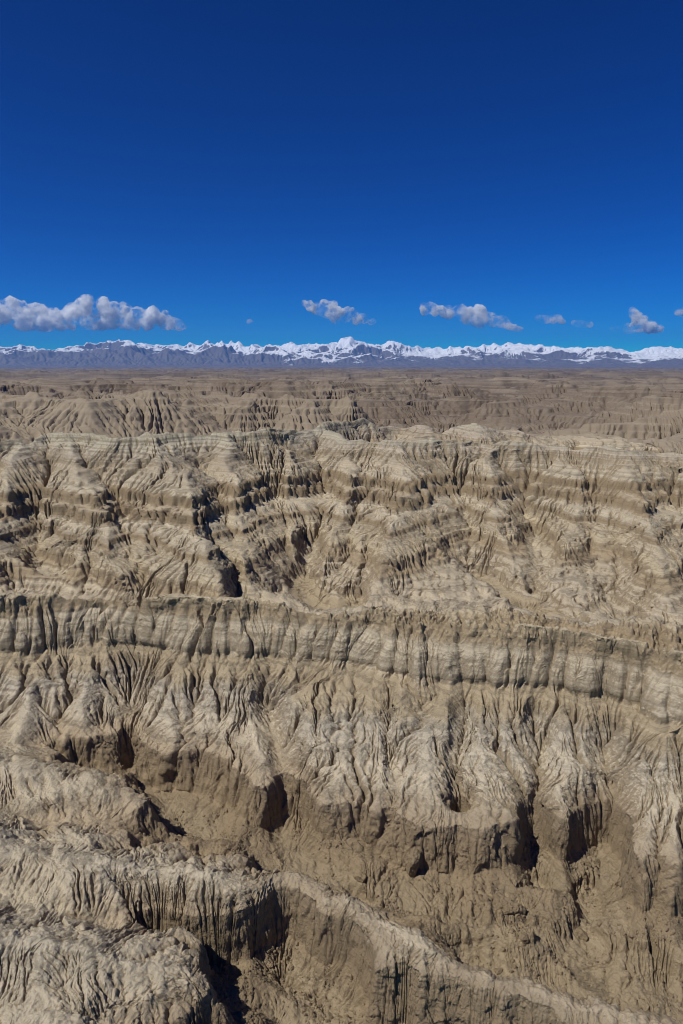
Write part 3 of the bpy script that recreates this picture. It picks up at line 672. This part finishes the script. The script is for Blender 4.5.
# ------------------------------------------------------------------ snow mountains
def mountains():
    SM = .0014
    def xy(a, r): return (r[:, None] * np.sin(a)[None]).astype(np.float32), (r[:, None] * np.cos(a)[None]).astype(np.float32)
    na = int(1.4 / SM); rr = 50000 * np.exp(np.arange(0, math.log(68000 / 50000), SM)); aa = np.linspace(-.70, .70, na)
    x, y = xy(aa, rr)
    sky_px = [-180, -90, 0, 30, 60, 100, 130, 160, 200, 230, 250, 270, 300, 325, 340, 350, 360, 372, 382, 392, 402, 415, 440, 480, 510, 540, 570, 600, 625, 650, 683, 770, 860]
    sky_py = [350, 347, 351, 349, 352, 346, 343, 347, 346, 343, 347, 346, 345, 345, 342, 338, 342, 345, 346, 341, 346, 348, 349, 347, 345, 348, 350, 349, 354, 349, 353, 347, 351]
    pa = [math.atan((p - W / 2) / FOC) for p in sky_px]
    env = np.interp(aa, pa, [(HORIZON - q) for q in sky_py])
    k = np.exp(-.5 * (np.arange(-4, 5) / 2.0) ** 2); k /= k.sum()
    env = np.convolve(np.pad(env, 4, mode='edge'), k, mode='valid')
    H = env / FOC * 60500 / np.cos(aa)
    u = (rr / 1000)[:, None]
    main = np.exp(-((u - 60.5) / 4.2) ** 2)
    front = np.exp(-((u - 54.2) / 2.6) ** 2) * np.interp(aa, [-.7, -.3, -.05, .02, .2, .5, .7], [.62, .66, .60, .36, .30, .38, .4])[None]
    rd = ridged(x / 4300, y / 4300, 6, 301, .55); rd = rd / 1.8
    rd2 = ridged(x / 2600, y / 2600, 5, 331, .55) / 1.75
    h = np.maximum(H[None] * main * (.34 + .85 * rd), H[None] * front * (.35 + .9 * rd2)) + (H[None] * main * .0)
    h = h - 345 + 345 * np.clip(main + front, 0, 1)
    h = (h + 25 * fbm(x / 500, y / 500, 3, 341)).astype(np.float32)
    h, _ = erode(h, rr * SM, 12, .22, .42, .0, 9)
    # restore the skyline
    el = (h / np.hypot(x, y)).max(axis=0); want = H / 60500
    g = np.clip(want / np.maximum(el, .004), .6, 1.8); g = np.convolve(np.pad(g, 7, mode='edge'), np.ones(15) / 15, mode='valid')
    h = np.where(h > 0, h * g[None], h).astype(np.float64)
    h[0] = -420; h[-1] = -420
    m, nd, lk = mat('snowy_rock')
    out = nd.new('ShaderNodeOutputMaterial'); p = nd.new('ShaderNodeBsdfPrincipled'); p.inputs['Roughness'].default_value = .8
    geo = nd.new('ShaderNodeNewGeometry'); pos = geo.outputs['Position']
    sp = nd.new('ShaderNodeSeparateXYZ'); lk.new(pos, sp.inputs[0]); sn = nd.new('ShaderNodeSeparateXYZ'); lk.new(geo.outputs['Normal'], sn.inputs[0])
    nn = tex_noise(nd, lk, pos, .0006, 5, .6)
    lvl = math_node(nd, lk, 'ADD', math_node(nd, lk, 'DIVIDE', math_node(nd, lk, 'ADD', sp.outputs['Z'], -620.0), 420.0), math_node(nd, lk, 'MULTIPLY_ADD', nn, 4.4, -2.3))
    lvl = math_node(nd, lk, 'ADD', lvl, math_node(nd, lk, 'MULTIPLY_ADD', sn.outputs['Z'], 5.5, -4.3))
    lvl = math_node(nd, lk, 'ADD', lvl, math_node(nd, lk, 'MULTIPLY_ADD', tex_noise(nd, lk, pos, .00009, 2), 5.0, -2.5))
    lvl = math_node(nd, lk, 'ADD', lvl, math_node(nd, lk, 'MULTIPLY', math_node(nd, lk, 'DIVIDE', math_node(nd, lk, 'ADD', sp.outputs['X'], 16000.0), 12000.0, clamp=True), .9))
    lvl = math_node(nd, lk, 'ADD', lvl, -.55)
    rs = ramp(nd, [(.25, (0, 0, 0)), (.75, (1, 1, 1))]); lk.new(lvl, rs.inputs[0])
    rock = mix_col(nd, lk, tex_noise(nd, lk, pos, .0015, 4), (.10, .085, .075), (.19, .155, .13))
    c = mix_col(nd, lk, rs.outputs[0], rock, (.86, .88, .90))
    lk.new(c, p.inputs['Base Color']); lk.new(p.outputs[0], out.inputs['Surface'])
    x = x.astype(np.float64); y = y.astype(np.float64)
    grid_object('snow_mountains', x, y, h, None, np.ones((h.shape[0] - 1, h.shape[1] - 1), bool), m, 'snow-capped mountain range along the horizon')
mountains()
log('mountains')

# ------------------------------------------------------------------ clouds
def cloud_material():
    m, nd, lk = mat('cloud_vapour')
    out = nd.new('ShaderNodeOutputMaterial'); pv = nd.new('ShaderNodeVolumePrincipled')
    pv.inputs['Color'].default_value = (.995, .995, 1, 1); pv.inputs['Anisotropy'].default_value = 0.0
    oi = nd.new('ShaderNodeObjectInfo'); tc = nd.new('ShaderNodeTexCoord')
    geo = nd.new('ShaderNodeNewGeometry')
    n1 = tex_noise(nd, lk, geo.outputs['Position'], .0006, 6, .62)
    at = nd.new('ShaderNodeAttribute'); at.attribute_type = 'OBJECT'; at.attribute_name = 'thickness'
    d = math_node(nd, lk, 'MULTIPLY', math_node(nd, lk, 'ADD', n1, -.485, clamp=True), 8.0)
    d = math_node(nd, lk, 'MULTIPLY', math_node(nd, lk, 'MULTIPLY', d, .0055), at.outputs['Fac'])
    lk.new(d, pv.inputs['Density']); lk.new(pv.outputs[0], out.inputs['Volume'])
    # a thin veil of droplets at the edge
    tr = nd.new('ShaderNodeBsdfTransparent'); df = nd.new('ShaderNodeBsdfDiffuse'); df.inputs['Color'].default_value = (.9, .9, .9, 1)
    mx = nd.new('ShaderNodeMixShader')
    vn = tex_noise(nd, lk, geo.outputs['Position'], .0011, 5, .65)
    lk.new(math_node(nd, lk, 'MULTIPLY', math_node(nd, lk, 'MULTIPLY', math_node(nd, lk, 'MULTIPLY_ADD', vn, 2.6, -.85, clamp=True), .22), at.outputs['Fac']), mx.inputs[0])
    lk.new(tr.outputs[0], mx.inputs[1]); lk.new(df.outputs[0], mx.inputs[2]); lk.new(mx.outputs[0], out.inputs['Surface'])
    return m
M_CLOUD = cloud_material()
CLOUD_D = 78000.0
def cloud(puffs, thick, label, seed):
    """puffs: (pixel x, pixel y, radius in pixels) of the rounded heaps that make one cloud; flat-bottomed, as deep as it is tall"""
    import bmesh
    from mathutils import Matrix
    g = np.random.default_rng(seed); mpp = CLOUD_D / FOC
    bm = bmesh.new()
    cx = sum(p[0] for p in puffs) / len(puffs); base_y = max(p[1] + p[2] * .5 for p in puffs)
    c0 = Vector(pix_at(cx, base_y, CLOUD_D))
    for px, py, pr in puffs:
        c = Vector(pix_at(px, py, CLOUD_D)) - c0
        for q in range(7):
            o = Vector(g.normal(0, .42, 3)) * pr * mpp; o.z *= .7
            rr = pr * mpp * g.uniform(.55, .95)
            bmesh.ops.create_icosphere(bm, subdivisions=2, radius=rr, matrix=Matrix.Translation(c + o))
    for v in bm.verts:
        if v.co.z < 0: v.co.z *= .15
    me = bpy.data.meshes.new('cloud_raw'); bm.to_mesh(me); bm.free()
    ob = bpy.data.objects.new('cloud', me); COL.objects.link(ob)
    rm = ob.modifiers.new('remesh', 'REMESH'); rm.mode = 'VOXEL'; rm.voxel_size = 130
    dg = bpy.context.evaluated_depsgraph_get(); em = bpy.data.meshes.new_from_object(ob.evaluated_get(dg))
    ob.modifiers.clear(); ob.data = em; em.name = 'cloud'
    P = np.empty(len(em.vertices) * 3, np.float32); em.vertices.foreach_get('co', P); P = P.reshape(-1, 3)
    N = np.empty(len(em.vertices) * 3, np.float32); em.vertices.foreach_get('normal', N); N = N.reshape(-1, 3)
    dsp = 210 * noise3(P[:, 0] / 900 + seed, P[:, 1] / 900, P[:, 2] / 900, seed) + 110 * noise3(P[:, 0] / 400, P[:, 1] / 400, P[:, 2] / 400, seed + 1)
    P = P + N * dsp[:, None] * min(1.0, thick + .3)
    em.vertices.foreach_set('co', P.ravel()); em.update()
    em.materials.clear(); em.materials.append(M_CLOUD)
    ob.location = c0; ob['thickness'] = float(thick)
    ob['label'] = label; ob['category'] = 'cloud'
    return ob
def pix_at(px, py, dist):
    r = (px - W / 2) / FOC; u = (HGT / 2 - py) / FOC
    dx, dy, dz = r, CP + u * SP, -SP + u * CP; k = dist / dy
    return (dx * k, dy * k, dz * k)
g_ = [(x, y, r) for x, y, r in ((-14, 318, 12), (6, 317, 12), (20, 311, 11), (24, 322, 12), (40, 312, 11), (45, 324, 11), (60, 318, 11), (76, 317, 11), (82, 305, 8), (90, 312, 11), (95, 324, 10), (105, 306, 8), (110, 316, 11), (122, 310, 8), (128, 321, 10), (140, 316, 9), (152, 319, 9), (166, 322, 9), (178, 325, 6))]
cloud(g_, 1.0, 'long white cloud bank, largest of the clouds, at the photo\'s edge above the snowy range', 1)
cloud([(308, 307, 5), (315, 308, 6), (322, 309, 7), (330, 311, 7), (338, 313, 7), (346, 315, 6.5), (354, 318, 5.5), (362, 320, 5), (369, 322, 4)], .75, 'slim white cloud slanting down above the tallest snow peak', 2)
cloud([(424, 308, 4), (431, 309, 5), (439, 310, 5.5), (447, 312, 6), (456, 313, 6.5), (466, 314, 7.5), (476, 316, 8.5), (486, 318, 8), (495, 321, 6.5), (504, 325, 5), (512, 327, 4), (518, 329, 3.5)], .6, 'ragged slanting cloud with a trailing wisp, between the slim cloud and two faint puffs', 3)
cloud([(540, 318, 3.5), (548, 320, 4.5), (556, 319, 4.5), (562, 322, 3)], .35, 'faint grey-white puff, the wider of a close pair', 4)
cloud([(576, 323, 3.5), (583, 324, 4), (589, 326, 3)], .35, 'faint small puff, the narrower of a close pair', 5)
cloud([(634, 312, 4.5), (637, 319, 6), (645, 323, 7), (655, 327, 6), (636, 327, 6), (646, 328, 6), (660, 330, 4)], .9, 'bright wedge-shaped white cloud with a pointed top', 6)
cloud([(613, 328, 2.5), (618, 329, 2.5)], .25, 'tiny pale wisp just beside the wedge-shaped cloud', 7)
cloud([(682, 311, 5), (690, 313, 6)], .4, 'pale cloud cut off by the photo\'s edge beyond the wedge-shaped cloud', 8)
cloud([(249, 321, 2.3), (252, 322, 2)], .25, 'tiny lone wisp between the long cloud bank and the slim cloud', 9)
log('clouds')

# ------------------------------------------------------------------ haze
def haze():
    x0, x1, y0, y1, z0, z1 = -60000, 60000, -3000, 71000, -620, 2900
    me = bpy.data.meshes.new('haze')
    v = [(x, y, z) for z in (z0, z1) for y in (y0, y1) for x in (x0, x1)]
    me.from_pydata(v, [], [(0, 2, 3, 1), (4, 5, 7, 6), (0, 1, 5, 4), (2, 6, 7, 3), (0, 4, 6, 2), (1, 3, 7, 5)])
    m, nd, lk = mat('haze_air')
    out = nd.new('ShaderNodeOutputMaterial'); p = nd.new('ShaderNodeVolumePrincipled')
    p.inputs['Color'].default_value = (.13, .40, 1.0, 1); p.inputs['Density'].default_value = 1.25e-5; p.inputs['Anisotropy'].default_value = .2
    lk.new(p.outputs[0], out.inputs['Volume'])
    me.materials.append(m)
    ob = bpy.data.objects.new('haze', me); COL.objects.link(ob); ob['kind'] = 'stuff'; ob['label'] = 'thin blue haze filling the air over the badlands'
haze()
log('done')
